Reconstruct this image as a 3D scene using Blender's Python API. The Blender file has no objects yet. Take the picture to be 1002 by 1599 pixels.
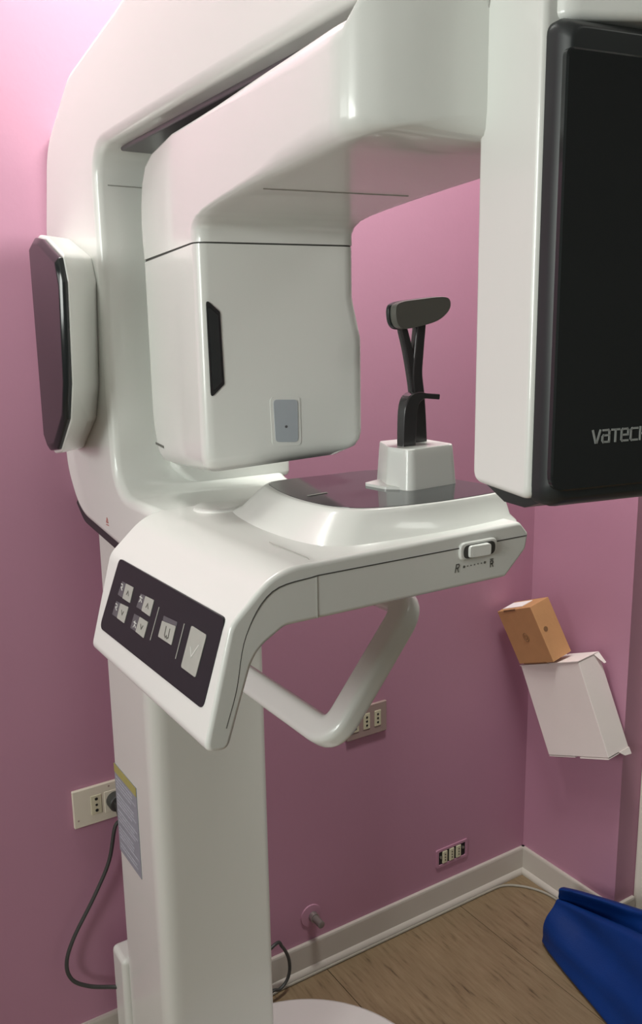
import bpy, bmesh, math, random
from mathutils import Vector, Matrix
random.seed(7)
sc = bpy.context.scene
COL = sc.collection

# ------------------------------------------------------------------ camera
FPX, CX, CY = 1350.0, 501.0, 799.5
def _calib():
    nad = Vector((607 - CX, 7300 - CY, FPX)); down = nad.normalized()
    x = 2682.0
    y = -((x - CX) * down.x + FPX * down.z) / down.y
    A = Vector((x - CX, y, FPX)).normalized()
    up = -down
    B = A.cross(up)
    if B.z < 0: B = -B
    return A, B, up
A_, B_, U_ = _calib()
def ray(px, py):
    w = Vector((px - CX, py - CY, FPX))
    return Vector((w.dot(A_), w.dot(B_), w.dot(U_)))
HCAM = 1.6
_r = ray(815, 1357)
CAM = Vector((_r.x * HCAM / _r.z, _r.y * HCAM / _r.z, HCAM))
def at(px, py, x=None, y=None, z=None):
    r = ray(px, py)
    if x is not None: t = (x - CAM.x) / r.x
    elif y is not None: t = (y - CAM.y) / r.y
    else: t = (z - CAM.z) / r.z
    return CAM + r * t
cam_d = bpy.data.cameras.new('camera'); cam = bpy.data.objects.new('camera', cam_d); COL.objects.link(cam)
ex = Vector((A_.x, B_.x, U_.x)); ey = -Vector((A_.y, B_.y, U_.y)); ez = -Vector((A_.z, B_.z, U_.z))
cam.matrix_world = Matrix(((ex.x, ey.x, ez.x, CAM.x), (ex.y, ey.y, ez.y, CAM.y), (ex.z, ey.z, ez.z, CAM.z), (0, 0, 0, 1)))
cam_d.sensor_fit = 'HORIZONTAL'; cam_d.sensor_width = 36.0; cam_d.lens = FPX / 1002 * 36
cam_d.clip_start = 0.02
sc.camera = cam

# ------------------------------------------------------------------ world, light, exposure
wd = bpy.data.worlds.new('world'); sc.world = wd; wd.use_nodes = True
wd.node_tree.nodes['Background'].inputs[0].default_value = (0.9, 0.95, 1, 1)
wd.node_tree.nodes['Background'].inputs[1].default_value = 0.03
def area(name, loc, target, sx, sy, power, color):
    l = bpy.data.lights.new(name, 'AREA'); l.shape = 'RECTANGLE'; l.size = sx; l.size_y = sy; l.energy = power; l.color = color
    o = bpy.data.objects.new(name, l); COL.objects.link(o); o.location = loc
    o.rotation_euler = (Vector(target) - Vector(loc)).to_track_quat('-Z', 'Y').to_euler()
    return o
area('ceiling_light_wall_side', (-1.5, -0.2, 2.74), (-1.5, -0.2, 0), 0.6, 0.1, 13, (0.97, 1.0, 0.93))
area('ceiling_light_right', (-0.75, -0.6, 2.74), (-0.75, -0.6, 0), 0.5, 0.2, 27, (0.98, 1.0, 0.93))
area('ceiling_light_rear', (-0.2, -2.2, 2.74), (-0.2, -2.2, 0), 0.5, 0.3, 3.5, (0.98, 1.0, 0.93))
area('window_light_near', (-3.86, -1.72, 1.85), (0, -1.72, 1.6), 0.8, 1.0, 38, (0.96, 1.0, 0.95))  # unseen fill from the left, added to brighten left-facing sides
area('window_light_far', (-3.86, -0.7, 2.0), (0, -0.7, 1.6), 0.8, 0.7, 8.5, (0.96, 1.0, 0.95))  # second added fill, closer to the back wall
sc.view_settings.view_transform = 'Standard'; sc.view_settings.look = 'None'
sc.view_settings.exposure = 0.0; sc.view_settings.gamma = 1.0
sc.view_settings.use_curve_mapping = False

# ------------------------------------------------------------------ materials
def mat(name, col, rough=0.4, metal=0.0, coat=0.0, noise=None, bump=None, spec=0.5, sheen=0.0):
    m = bpy.data.materials.new(name); m.use_nodes = True
    nt = m.node_tree; b = nt.nodes['Principled BSDF']
    b.inputs['Base Color'].default_value = (*col, 1); b.inputs['Roughness'].default_value = rough
    b.inputs['Metallic'].default_value = metal; b.inputs['Coat Weight'].default_value = coat
    b.inputs['Coat Roughness'].default_value = 0.06
    b.inputs['Specular IOR Level'].default_value = spec
    if sheen: b.inputs['Sheen Weight'].default_value = sheen
    tc = nt.nodes.new('ShaderNodeTexCoord')
    if noise:
        sc_, amt = noise
        n = nt.nodes.new('ShaderNodeTexNoise'); n.inputs['Scale'].default_value = sc_; n.inputs['Detail'].default_value = 4
        nt.links.new(tc.outputs['Object'], n.inputs['Vector'])
        r = nt.nodes.new('ShaderNodeMapRange'); r.inputs[1].default_value = 0.03; r.inputs[2].default_value = 0.7
        r.inputs[3].default_value = 1 - amt; r.inputs[4].default_value = 1 + amt
        nt.links.new(n.outputs['Fac'], r.inputs[0])
        mx = nt.nodes.new('ShaderNodeVectorMath'); mx.operation = 'SCALE'
        mx.inputs[0].default_value = col; nt.links.new(r.outputs[0], mx.inputs['Scale'])
        nt.links.new(mx.outputs[0], b.inputs['Base Color'])
    if bump:
        sc2, st = bump
        n2 = nt.nodes.new('ShaderNodeTexNoise'); n2.inputs['Scale'].default_value = sc2; n2.inputs['Detail'].default_value = 5
        nt.links.new(tc.outputs['Object'], n2.inputs['Vector'])
        bp = nt.nodes.new('ShaderNodeBump'); bp.inputs['Strength'].default_value = st; bp.inputs['Distance'].default_value = 0.002
        nt.links.new(n2.outputs['Fac'], bp.inputs['Height']); nt.links.new(bp.outputs[0], b.inputs['Normal'])
    return m
M = {}
M['pink'] = mat('pink_wall_paint', (0.47, 0.232, 0.33), 0.55, noise=(3, 0.03), bump=(60, 0.15))
M['offwhite'] = mat('off_white_wall_paint', (0.22, 0.23, 0.21), 0.7, noise=(4, 0.02))
M['ceil'] = mat('ceiling_paint', (0.6, 0.6, 0.58), 0.8, noise=(4, 0.02))
M['white'] = mat('glossy_white_enamel', (0.785, 0.80, 0.765), 0.27, coat=0.4, noise=(2.5, 0.008))
M['white2'] = mat('satin_white_column', (0.76, 0.76, 0.72), 0.3, coat=0.3, noise=(2.5, 0.01))
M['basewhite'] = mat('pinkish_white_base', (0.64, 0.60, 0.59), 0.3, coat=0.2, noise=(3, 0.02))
M['trim'] = mat('white_skirting_plastic', (0.55, 0.50, 0.455), 0.35, noise=(6, 0.05))
M['black'] = mat('matt_black_plastic', (0.020, 0.024, 0.025), 0.38, noise=(8, 0.1))
M['blackgloss'] = mat('black_gloss_panel', (0.016, 0.019, 0.020), 0.14, coat=0.0, noise=(8, 0.1))
M['panel'] = mat('charcoal_membrane_panel', (0.020, 0.020, 0.024), 0.42, spec=0.25, noise=(30, 0.08))
M['glass'] = mat('dark_smoked_glass', (0.045, 0.048, 0.050), 0.08, coat=0.0, spec=0.45, noise=(5, 0.05))
M['seam'] = mat('dark_seam', (0.06, 0.06, 0.055), 0.7, noise=(20, 0.1))
M['softseam'] = mat('pale_seam', (0.36, 0.36, 0.33), 0.6, noise=(20, 0.1))
M['button'] = mat('grey_silver_button', (0.40, 0.41, 0.37), 0.35, noise=(60, 0.05))
M['icon'] = mat('dim_grey_icon', (0.10, 0.10, 0.11), 0.4, noise=(60, 0.2))
M['print'] = mat('pale_print', (0.62, 0.63, 0.60), 0.45, noise=(60, 0.05))
M['darkprint'] = mat('dark_print', (0.12, 0.12, 0.105), 0.5, noise=(60, 0.05))
M['logo'] = mat('silver_lettering', (0.34, 0.36, 0.35), 0.35, noise=(60, 0.05))
M['greypad'] = mat('grey_rubber_pad', (0.115, 0.115, 0.10), 0.45, noise=(12, 0.08))
M['stem'] = mat('dark_smoked_plastic', (0.030, 0.028, 0.030), 0.25, coat=0.3, noise=(12, 0.1))
M['lightbutton'] = mat('pale_blue_grey_window', (0.42, 0.46, 0.50), 0.25, noise=(20, 0.03))
M['sticker'] = mat('grey_label', (0.30, 0.31, 0.36), 0.5, noise=(40, 0.08))
M['stickertext'] = mat('grey_label_text', (0.42, 0.43, 0.48), 0.5, noise=(200, 0.3))
M['yellow'] = mat('olive_yellow_strip', (0.42, 0.38, 0.12), 0.5, noise=(40, 0.08))
M['red'] = mat('red_print', (0.6, 0.2, 0.18), 0.5, noise=(40, 0.08))
M['ivory'] = mat('ivory_outlet_plastic', (0.72, 0.66, 0.55), 0.35, noise=(10, 0.03))
M['taupe'] = mat('brownish_outlet_plate', (0.36, 0.26, 0.24), 0.4, noise=(10, 0.04))
M['cream'] = mat('cream_socket_module', (0.62, 0.58, 0.42), 0.4, noise=(10, 0.04))
M['dark'] = mat('socket_dark', (0.012, 0.011, 0.011), 0.6, noise=(10, 0.1))
M['cord'] = mat('black_rubber_cord', (0.045, 0.045, 0.043), 0.45, noise=(30, 0.1))
M['greycord'] = mat('beige_grey_cord', (0.34, 0.31, 0.26), 0.5, noise=(30, 0.06))
M['kraft'] = mat('brown_kraft_cardboard', (0.50, 0.26, 0.115), 0.7, noise=(25, 0.06), bump=(150, 0.2))
M['kraftdark'] = mat('dark_box_print', (0.20, 0.10, 0.045), 0.7, noise=(25, 0.06))
M['card'] = mat('pinkish_white_cardboard', (0.82, 0.74, 0.72), 0.6, noise=(12, 0.02), bump=(120, 0.1))
M['paper'] = mat('white_paper', (0.88, 0.84, 0.84), 0.7, noise=(12, 0.02))
M['blue'] = mat('royal_blue_vinyl', (0.0005, 0.025, 0.15), 0.5, noise=(9, 0.12), bump=(300, 0.25), spec=0.3)
M['mauve'] = mat('dark_mauve_plastic', (0.10, 0.085, 0.095), 0.3, noise=(10, 0.05))  # colour of the wall reflected in the frame's underside
M['metal'] = mat('grey_metal', (0.4, 0.38, 0.36), 0.35, metal=0.8, noise=(30, 0.05))
M['pipe'] = mat('grey_pipe_stub', (0.22, 0.19, 0.18), 0.4, metal=0.3, noise=(30, 0.08))
M['jamb'] = mat('cream_door_jamb', (0.78, 0.73, 0.64), 0.45, noise=(8, 0.03))
def floor_mat():
    m = mat('streaked_brown_vinyl', (0.30, 0.23, 0.15), 0.42)
    nt = m.node_tree; b = nt.nodes['Principled BSDF']; tc = nt.nodes.new('ShaderNodeTexCoord')
    oi = nt.nodes.new('ShaderNodeObjectInfo')
    mp = nt.nodes.new('ShaderNodeMapping'); mp.inputs['Scale'].default_value = (58, 6.0, 1)
    mp.inputs['Rotation'].default_value = (0, 0, math.radians(-4))
    nt.links.new(tc.outputs['Object'], mp.inputs['Vector'])
    n = nt.nodes.new('ShaderNodeTexNoise'); n.inputs['Scale'].default_value = 1.6; n.inputs['Detail'].default_value = 7; n.inputs['Roughness'].default_value = 0.62
    nt.links.new(mp.outputs[0], n.inputs['Vector'])
    r = nt.nodes.new('ShaderNodeValToRGB'); e = r.color_ramp.elements
    e[0].position = 0.28; e[0].color = (0.095, 0.062, 0.034, 1); e[1].position = 0.42; e[1].color = (0.225, 0.155, 0.088, 1)
    k = e.new(0.72); k.color = (0.285, 0.208, 0.125, 1)
    nt.links.new(n.outputs['Fac'], r.inputs[0])
    n2 = nt.nodes.new('ShaderNodeTexNoise'); n2.inputs['Scale'].default_value = 5; n2.inputs['Detail'].default_value = 3
    nt.links.new(tc.outputs['Object'], n2.inputs['Vector'])
    mr = nt.nodes.new('ShaderNodeMapRange'); mr.inputs[3].default_value = 0.78; mr.inputs[4].default_value = 1.16
    nt.links.new(n2.outputs['Fac'], mr.inputs[0])
    s = nt.nodes.new('ShaderNodeVectorMath'); s.operation = 'SCALE'
    nt.links.new(r.outputs[0], s.inputs[0]); nt.links.new(mr.outputs[0], s.inputs['Scale'])
    nt.links.new(s.outputs[0], b.inputs['Base Color'])
    return m
M['floor'] = floor_mat()

# ------------------------------------------------------------------ helpers
ORIG = {}
def mk(name, verts, faces, m, parent=None, smooth=False, bevel=0, seg=3, angle=35, sharp=35):
    me = bpy.data.meshes.new(name)
    org = ORIG.get(parent.name, Vector((0, 0, 0))) if parent else Vector((0, 0, 0))
    me.from_pydata([tuple(Vector(v) - org) for v in verts], [], faces)
    bm = bmesh.new(); bm.from_mesh(me); bmesh.ops.recalc_face_normals(bm, faces=bm.faces); bm.to_mesh(me); bm.free()
    me.materials.append(m)
    o = bpy.data.objects.new(name, me); COL.objects.link(o)
    if parent: o.parent = parent; ORIG[o.name] = org
    if smooth or bevel:
        me.polygons.foreach_set('use_smooth', [True] * len(me.polygons))
        if not bevel: me.set_sharp_from_angle(angle=math.radians(sharp))
    if smooth and not bevel:
        w = o.modifiers.new('wn', 'WEIGHTED_NORMAL'); w.keep_sharp = True; w.weight = 80
    if bevel:
        md = o.modifiers.new('bevel', 'BEVEL'); md.width = bevel; md.segments = seg; md.limit_method = 'ANGLE'
        md.angle_limit = math.radians(angle); md.harden_normals = False; md.use_clamp_overlap = True
        w = o.modifiers.new('wn', 'WEIGHTED_NORMAL'); w.keep_sharp = False; w.weight = 80
    return o
def thing(name, loc, label, cat, group=None):
    o = bpy.data.objects.new(name, None); COL.objects.link(o); o.location = loc; o.empty_display_size = 0.05
    o['label'] = label; o['category'] = cat
    if group: o['group'] = group
    ORIG[o.name] = Vector(loc); return o
def tag(o, label, cat, group=None):
    o['label'] = label; o['category'] = cat
    if group: o['group'] = group
    return o
def struct(o): o['kind'] = 'structure'; return o
class MB:
    def __init__(s): s.v = []; s.f = []
    def add(s, v, f):
        k = len(s.v); s.v += [Vector(a) for a in v]; s.f += [[i + k for i in q] for q in f]; return s
    def box(s, a, b):
        x0, y0, z0 = a; x1, y1, z1 = b
        return s.add([(x0,y0,z0),(x1,y0,z0),(x1,y1,z0),(x0,y1,z0),(x0,y0,z1),(x1,y0,z1),(x1,y1,z1),(x0,y1,z1)],
                     [(0,3,2,1),(4,5,6,7),(0,1,5,4),(1,2,6,5),(2,3,7,6),(3,0,4,7)])
    def loft(s, secs, caps=True, closed=False):
        n = len(secs[0]); k = len(s.v)
        for q in secs: s.v += [Vector(a) for a in q]
        m = len(secs)
        for i in range(m if closed else m - 1):
            for j in range(n):
                a = k + i * n + j; b = k + i * n + (j + 1) % n; i2 = (i + 1) % m
                s.f.append([a, b, k + i2 * n + (j + 1) % n, k + i2 * n + j])
        if caps and not closed:
            s.f.append([k + j for j in range(n)][::-1]); s.f.append([k + (m - 1) * n + j for j in range(n)])
        return s
    def build(s, name, m, parent=None, **k): return mk(name, s.v, s.f, m, parent, **k)
def rp(pts, n=6):
    """polygon with rounded corners: pts = (x, y, r)"""
    out = []; N = len(pts)
    for i in range(N):
        p = Vector(pts[i][:2]); r = pts[i][2] if len(pts[i]) > 2 else 0
        a = Vector(pts[i - 1][:2]); b = Vector(pts[(i + 1) % N][:2])
        if r <= 0: out.append(p); continue
        da = (a - p); db = (b - p); la, lb = da.length, db.length; da.normalize(); db.normalize()
        ang = da.angle(db); t = min(r / math.tan(ang / 2), la * 0.48, lb * 0.48)
        p0 = p + da * t; p1 = p + db * t
        for k in range(n + 1):
            w = k / n; out.append(p0 * (1 - w) ** 2 + p * (2 * w * (1 - w)) + p1 * w * w)
    return out
def rrect(c, ax, ay, hx, hy, r, n=4):
    c = Vector(c); ax = Vector(ax); ay = Vector(ay)
    p = rp([(-hx, -hy, r), (hx, -hy, r), (hx, hy, r), (-hx, hy, r)], n)
    return [c + ax * q[0] + ay * q[1] for q in p]
def prism(pts2, fn, t0, t1, mb=None):
    mb = mb or MB(); return mb.loft([[fn(p[0], p[1], t0) for p in pts2], [fn(p[0], p[1], t1) for p in pts2]])
def XZ(a, b, t): return Vector((a, t, b))      # profile in x-z, extruded along y
def YZ(a, b, t): return Vector((t, a, b))      # profile in y-z, extruded along x
def XY(a, b, t): return Vector((a, b, t))
def circ(c, ax, ay, r, n=16):
    c = Vector(c); ax = Vector(ax).normalized(); ay = Vector(ay).normalized()
    return [c + ax * (r * math.cos(2 * math.pi * k / n)) + ay * (r * math.sin(2 * math.pi * k / n)) for k in range(n)]
def smoothpath(pts, n=8):
    pts = [Vector(p) for p in pts]; out = []
    P = [pts[0] * 2 - pts[1]] + pts + [pts[-1] * 2 - pts[-2]]
    for i in range(1, len(P) - 2):
        p0, p1, p2, p3 = P[i - 1], P[i], P[i + 1], P[i + 2]
        for k in range(n):
            t = k / n
            out.append(0.5 * ((2 * p1) + (p2 - p0) * t + (2 * p0 - 5 * p1 + 4 * p2 - p3) * t * t + (3 * p1 - p0 - 3 * p2 + p3) * t ** 3))
    out.append(pts[-1]); return out
def tube(path, r, n=10, mb=None, closed=False):
    mb = mb or MB(); secs = []; N = len(path); nrm = None
    for i in range(N):
        a = path[i - 1] if (i or closed) else path[0]; b = path[(i + 1) % N] if (i < N - 1 or closed) else path[-1]
        t = (b - a).normalized()
        if nrm is None: nrm = t.orthogonal().normalized()
        nrm = (nrm - t * nrm.dot(t)).normalized(); bn = t.cross(nrm)
        secs.append(circ(path[i], nrm, bn, r if not callable(r) else r(i / (N - 1)), n))
    return mb.loft(secs, closed=closed)
def sweep(path, sec, ref, closed=False, mb=None):
    """sec: list of (a,b); a along side, b along ref"""
    mb = mb or MB(); secs = []; N = len(path); ref = Vector(ref)
    for i in range(N):
        a = path[i - 1] if (i or closed) else path[0]; b = path[(i + 1) % N] if (i < N - 1 or closed) else path[-1]
        t = (b - a).normalized(); side = t.cross(ref).normalized()
        secs.append([path[i] + side * q[0] + ref * q[1] for q in sec])
    return mb.loft(secs, closed=closed)
def strokes(lines, o, ax, ay, nrm, w, th, mb=None):
    """flat raised strokes; lines in local 2d (units along ax, ay)"""
    mb = mb or MB(); o = Vector(o); ax = Vector(ax); ay = Vector(ay); nrm = Vector(nrm).normalized()
    for ln in lines:
        for i in range(len(ln) - 1):
            p = o + ax * ln[i][0] + ay * ln[i][1]; q = o + ax * ln[i + 1][0] + ay * ln[i + 1][1]
            d = (q - p).normalized(); s = d.cross(nrm).normalized() * (w / 2); p2 = p - d * (w * .45); q2 = q + d * (w * .45)
            b = [p2 - s, q2 - s, q2 + s, p2 + s]
            mb.add(b + [x + nrm * th for x in b], [(0,3,2,1),(4,5,6,7),(0,1,5,4),(1,2,6,5),(2,3,7,6),(3,0,4,7)])
    return mb

# ------------------------------------------------------------------ room
RX0, RX1, RY0, RH = -3.9, 1.3, -3.4, 2.8
YN = -0.335     # where the short wall piece ends
struct(MB().box((RX0, 0, 0), (0.0, 0.12, RH)).build('wall_back', M['pink']))
struct(MB().box((0, YN, 0), (0.12, 0.12, RH)).build('wall_right', M['pink']))
struct(MB().box((0.12, YN, 0), (RX1, 0.12, RH)).build('wall_recess', M['pink']))
struct(MB().box((RX0 - 0.12, RY0, 0), (RX0, 0.12, RH)).build('wall_left', M['offwhite']))
struct(MB().box((RX0 - 0.12, RY0 - 0.12, 0), (RX1 + .12, RY0, RH)).build('wall_front', M['offwhite']))
struct(MB().box((RX1, RY0, 0), (RX1 + 0.12, 0.12, RH)).build('wall_far', M['offwhite']))
struct(MB().box((RX0 - .12, RY0 - .12, RH), (RX1 + .12, 0.12, RH + 0.1)).build('ceiling', M['ceil']))
fl = struct(MB().box((RX0, RY0, -0.06), (RX1, 0.0, -0.006)).build('floor', M['seam']))
ORIG['floor'] = Vector((0, 0, 0))
# vinyl planks running out from the wall, joints recessed
pw = 0.45; x = -0.27 - 9 * pw; i = 0
while x < RX1:
    x0 = max(x, RX0) + 0.0009; x1 = min(x + pw, RX1) - 0.0009
    y1 = 0.0 if x1 < 0.02 or True else YN; yy = y1 + (0.0 if i % 2 else -0.0)
    y = 0.0; first = 0.62 if i % 2 else 1.1
    if x0 > 0: y = YN
    while y > RY0:
        y2 = max(y - first, RY0); first = 1.2
        mk('plank', [(x0, y2 + .0009, -.0065), (x1, y2 + .0009, -.0065), (x1, y, -.0065), (x0, y, -.0065),
                     (x0, y2 + .0009, 0), (x1, y2 + .0009, 0), (x1, y, 0), (x0, y, 0)],
           [(0,3,2,1),(4,5,6,7),(0,1,5,4),(1,2,6,5),(2,3,7,6),(3,0,4,7)], M['floor'], fl)
        y = y2
    x += pw; i += 1
# unseen windows added on the left wall around the fill lights
for n_, yc, wd_ in ((1, -1.72, .84), (2, -.7, .84)):
    w_ = MB().box((RX0, yc - wd_ / 2 - .05, 1.2), (RX0 + .05, yc - wd_ / 2, 2.4)).box((RX0, yc + wd_ / 2, 1.2), (RX0 + .05, yc + wd_ / 2 + .05, 2.4))
    w_.box((RX0, yc - wd_ / 2, 2.36), (RX0 + .05, yc + wd_ / 2, 2.41)).box((RX0, yc - wd_ / 2, 1.16), (RX0 + .08, yc + wd_ / 2, 1.2))
    struct(w_.build('window_%d' % n_, M['trim']))
# skirting boards with a rounded toe
def skirt(name, p0, p1, nrm, h=0.082):
    p0 = Vector(p0); p1 = Vector(p1); n = Vector(nrm)
    prof = [(0, 0), (0.020, 0), (0.021, 0.006), (0.018, 0.014), (0.012, 0.018), (0.011, h - 0.006), (0.008, h), (0, h)]
    mb = MB().loft([[p + n * a + Vector((0, 0, b)) for a, b in prof] for p in (p0, p1)])
    return struct(mb.build(name, M['trim'], smooth=True, sharp=50))
skirt('baseboard_back', (-1.22, 0, 0), (-0.0, 0, 0), (0, -1, 0))
skirt('baseboard_back_left', (RX0, 0, 0), (-1.2205, 0, 0), (0, -1, 0), 0.128)
skirt('baseboard_right', (0, 0, 0), (0, YN - .012, 0), (-1, 0, 0))
skirt('baseboard_recess', (-0.011, YN, 0), (0.074, YN, 0), (0, -1, 0))
# door frame beside the wall end
dj = MB().box((0.078, YN - 0.045, 0), (0.16, YN - 0.0, 2.15)).build('door_1', M['jamb'], bevel=0.004); struct(dj); ORIG['door_1'] = Vector((0, 0, 0))
MB().box((0.16, YN - 0.03, 0.01), (0.95, YN - 0.002, 2.1)).build('door_leaf', M['jamb'], dj, bevel=0.003)
MB().box((0.95, YN - 0.045, 0), (1.03, YN, 2.15)).build('door_post', M['jamb'], dj, bevel=0.004)

# ------------------------------------------------------------------ X-ray machine
X = thing('panoramic_xray_machine', (-1.15, -0.25, 0), 'large glossy white dental panoramic x-ray machine standing in front of the pink wall', 'x-ray machine')
# base plate
c0 = Vector((-1.0, -0.375, 0))
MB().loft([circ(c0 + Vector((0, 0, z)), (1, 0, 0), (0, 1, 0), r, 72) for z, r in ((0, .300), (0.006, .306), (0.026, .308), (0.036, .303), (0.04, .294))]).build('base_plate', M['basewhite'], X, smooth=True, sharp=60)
# column
colp = rp([(-1.261, -0.325, .034), (-1.034, -0.325, .012), (-1.034, -0.105, .012), (-1.261, -0.105, .012)], 8)
prism(colp, XY, 0.038, 1.30).build('column', M['white2'], X, smooth=True, sharp=60)
MB().box((-1.272, -0.105, 0.0), (-1.06, -0.035, 0.322)).build('cable_cover', M['white2'], X, bevel=0.012)
MB().box((-1.262, -0.03, 1.30), (-1.06, -0.0, 1.96)).build('wall_bracket', M['white2'], X, bevel=0.008)
XC = -1.30; XR = -1.0
# lifting frame (C shape) in the y-z plane
cf = rp([(-1.18, 2.16, .04), (-0.46, 2.03, .03), (-0.235, 2.00, .10), (-0.09, 1.92, .10), (-0.047, 1.78, .1),
         (-0.07, 1.36, .1), (-0.13, 1.285, .12), (-0.34, 1.262, .05), (-0.72, 1.285, .03), (-0.72, 1.352, .02),
         (-0.335, 1.352, .065), (-0.335, 1.872, .05), (-1.18, 1.872, .03)], 7)
lf = prism(cf, YZ, XC, XR).build('lifting_frame', M['white'], X, bevel=0.022, seg=5)
# mauve plate added under the upper beam, painting the pink wall's reflection
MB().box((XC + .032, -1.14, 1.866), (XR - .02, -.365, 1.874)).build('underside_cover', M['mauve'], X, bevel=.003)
# raised front cover on the frame, rounded at its foot
fc = rp([(-1.205, 1.86), (-0.988, 1.86), (-0.988, 1.353), (-1.17, 1.353, .03), (-1.205, 1.385, .03)], 5)
prism(fc, XZ, -0.362, -0.33).build('frame_cover', M['white'], X, bevel=0.01, seg=3)
# black gasket below the frame
gk = rp([(-0.10, 1.30), (-0.14, 1.272, .06), (-0.34, 1.2495, .03), (-0.40, 1.2495), (-0.40, 1.275), (-0.20, 1.285), (-0.12, 1.32)], 5)
prism(gk, YZ, XC + 0.006, XR - 0.02).build('gasket', M['black'], X)
# red warning mark on the frame
wm = at(168, 816, x=XC)
strokes([[(-.004, 0), (.004, 0), (0, .008), (-.004, 0)], [(-.006, -.004), (.006, -.004)]], wm + Vector((-.0005, 0, 0)), (0, -1, 0), (0, 0, 1), (-1, 0, 0), 0.0012, 0.0006).build('warning_mark', M['red'], lf)
# seams on the frame inner faces
def seamline(pts, parent, r=0.0009, m='seam', name='seam'):
    return tube([Vector(p) for p in pts], r, 6).build(name, M[m], parent, smooth=True)
seamline([(XC + .02, -.3352, 1.822), (XR, -.3352, 1.822)], lf, m='softseam')
s0 = at(470, 2, z=1.872)
seamline([(XC + .02, -0.985, 1.8712), (XR, -0.985, 1.8712)], lf, m='softseam')
# display pod on the left of the frame
def pl(q, x): p = at(*q, x=x); return p
podc = [(-0.13, 1.40), (-0.10, 1.44), (-0.10, 1.74), (-0.13, 1.785), (-0.25, 1.785), (-0.30, 1.74), (-0.31, 1.44), (-0.27, 1.385)]
screen_px = [(49, 382), (55, 371), (66, 374), (92, 402), (99, 440), (106, 600), (104, 655), (90, 702), (79, 704), (73, 686)]
xs = -1.378
scr = [pl(q, xs) for q in screen_px]
cyz = sum((Vector((p.y, p.z)) for p in scr), Vector((0, 0))) / len(scr)
def grow(pts, k): return [Vector((p.x, cyz.x + (p.y - cyz.x) * k, cyz.y + (p.z - cyz.y) * k)) for p in pts]
ring1 = grow([Vector((xs + .006, p.y, p.z)) for p in scr], 1.035)
ring0 = [Vector((XC + 0.002, cyz.x + 0.118 + (p.y - cyz.x) * 1.30, cyz.y + (p.z - cyz.y) * 1.10)) for p in scr]
ringm = [Vector((XC - 0.022, cyz.x + 0.085 + (p.y - cyz.x) * 1.22, cyz.y + (p.z - cyz.y) * 1.085)) for p in scr]
MB().loft([ring0, ringm, ring1]).build('display_housing', M['white'], X, bevel=0.006, seg=3, angle=25)
dsp = MB().loft([[Vector((xs + .0065, p.y, p.z)) for p in scr], scr, grow([Vector((xs - .006, p.y, p.z)) for p in scr], 0.94)]).build('touch_display', M['blackgloss'], X, bevel=0.002, seg=2, angle=25)

# ------------------------------------------------------------------ rotating arm (turned about ten degrees)
th = math.atan2(-0.1666, 0.986)
uu = Vector((math.cos(th), math.sin(th), 0)); vv = Vector((-uu.y, uu.x, 0)); OR = Vector((-1.05, -0.8, 0))
def L(u, v, z): return OR + uu * u + vv * v + Vector((0, 0, z))
def inv(px, py, u=None, v=None):
    r = ray(px, py); n, P = (uu, OR + uu * u) if u is not None else (vv, OR + vv * v)
    t = (P - CAM).dot(n) / r.dot(n); Q = CAM + r * t - OR
    return Vector((Q.dot(uu), Q.dot(vv), Q.z))
UL, URt = -0.266, -0.054
VN, VF = 0.0755, 0.384        # head inner (near) and far faces
# elbow and beam: loft of rounded rectangles from the head seam, round the bend, along to the sensor
def sec_h(v0, v1, z, ul=UL, ur=URt, r=.02): # horizontal section
    return [L(p[0], p[1], z) for p in rp([(ul, v0, r), (ur, v0, r), (ur, v1, r), (ul, v1, r)], 4)]
def sec_q(a, b, ul=UL, ur=URt, r=.02):      # section through inner point a=(v,z) and outer point b
    d = Vector((b[0] - a[0], b[1] - a[1])); ln = d.length
    f = r / ln; out = []
    for p in rp([(ul, 0, r), (ur, 0, r), (ur, ln, r), (ul, ln, r)], 4):
        t = p[1] / ln; out.append(L(p[0], a[0] + d.x * t, a[1] + d.y * t))
    return out
S = MB(); st = [((VN, 1.7085), (VF, 1.7105)), ((VN, 1.722), (.390, 1.735)), ((.068, 1.729), (.391, 1.765)), ((.050, 1.734), (.386, 1.79)),
                ((.02, 1.7365), (.372, 1.818)), ((-.02, 1.738), (.345, 1.838)), ((-.06, 1.739), (.30, 1.8475)), ((-.12, 1.74), (.18, 1.850)), ((-.18, 1.740), (-.02, 1.839)),
                ((-.22, 1.740), (-.16, 1.834)), ((-.29, 1.740), (-.28, 1.8285))]
secs = [sec_q(a, b) for a, b in st]
for v, ul, zt, zl in ((-.325, -.265, 1.827, 1.7405), (-.340, -.261, 1.828, 1.743), (-.352, -.250, 1.850, 1.747), (-.360, -.232, 1.862, 1.751), (-.364, -.205, 1.868, 1.757), (-.365, -.175, 1.87, 1.7635), (-.366, -.150, 1.87, 1.767)):
    secs.append([L(p[0], v, p[1]) for p in rp([(ul, zl, .018), (URt, 1.7405, .018), (URt, zt, .02), (ul, zt, .02)], 4)])
S.loft(secs)
arm = S.build('rotating_arm', M['white'], X, smooth=True, sharp=60)
# pivot between the frame and the arm
MB().loft([circ(L(-.16, -.02, z), (1, 0, 0), (0, 1, 0), r, 40) for z, r in ((1.80, .045), (1.9, .045))]).build('pivot', M['black'], X, smooth=True)
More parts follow.
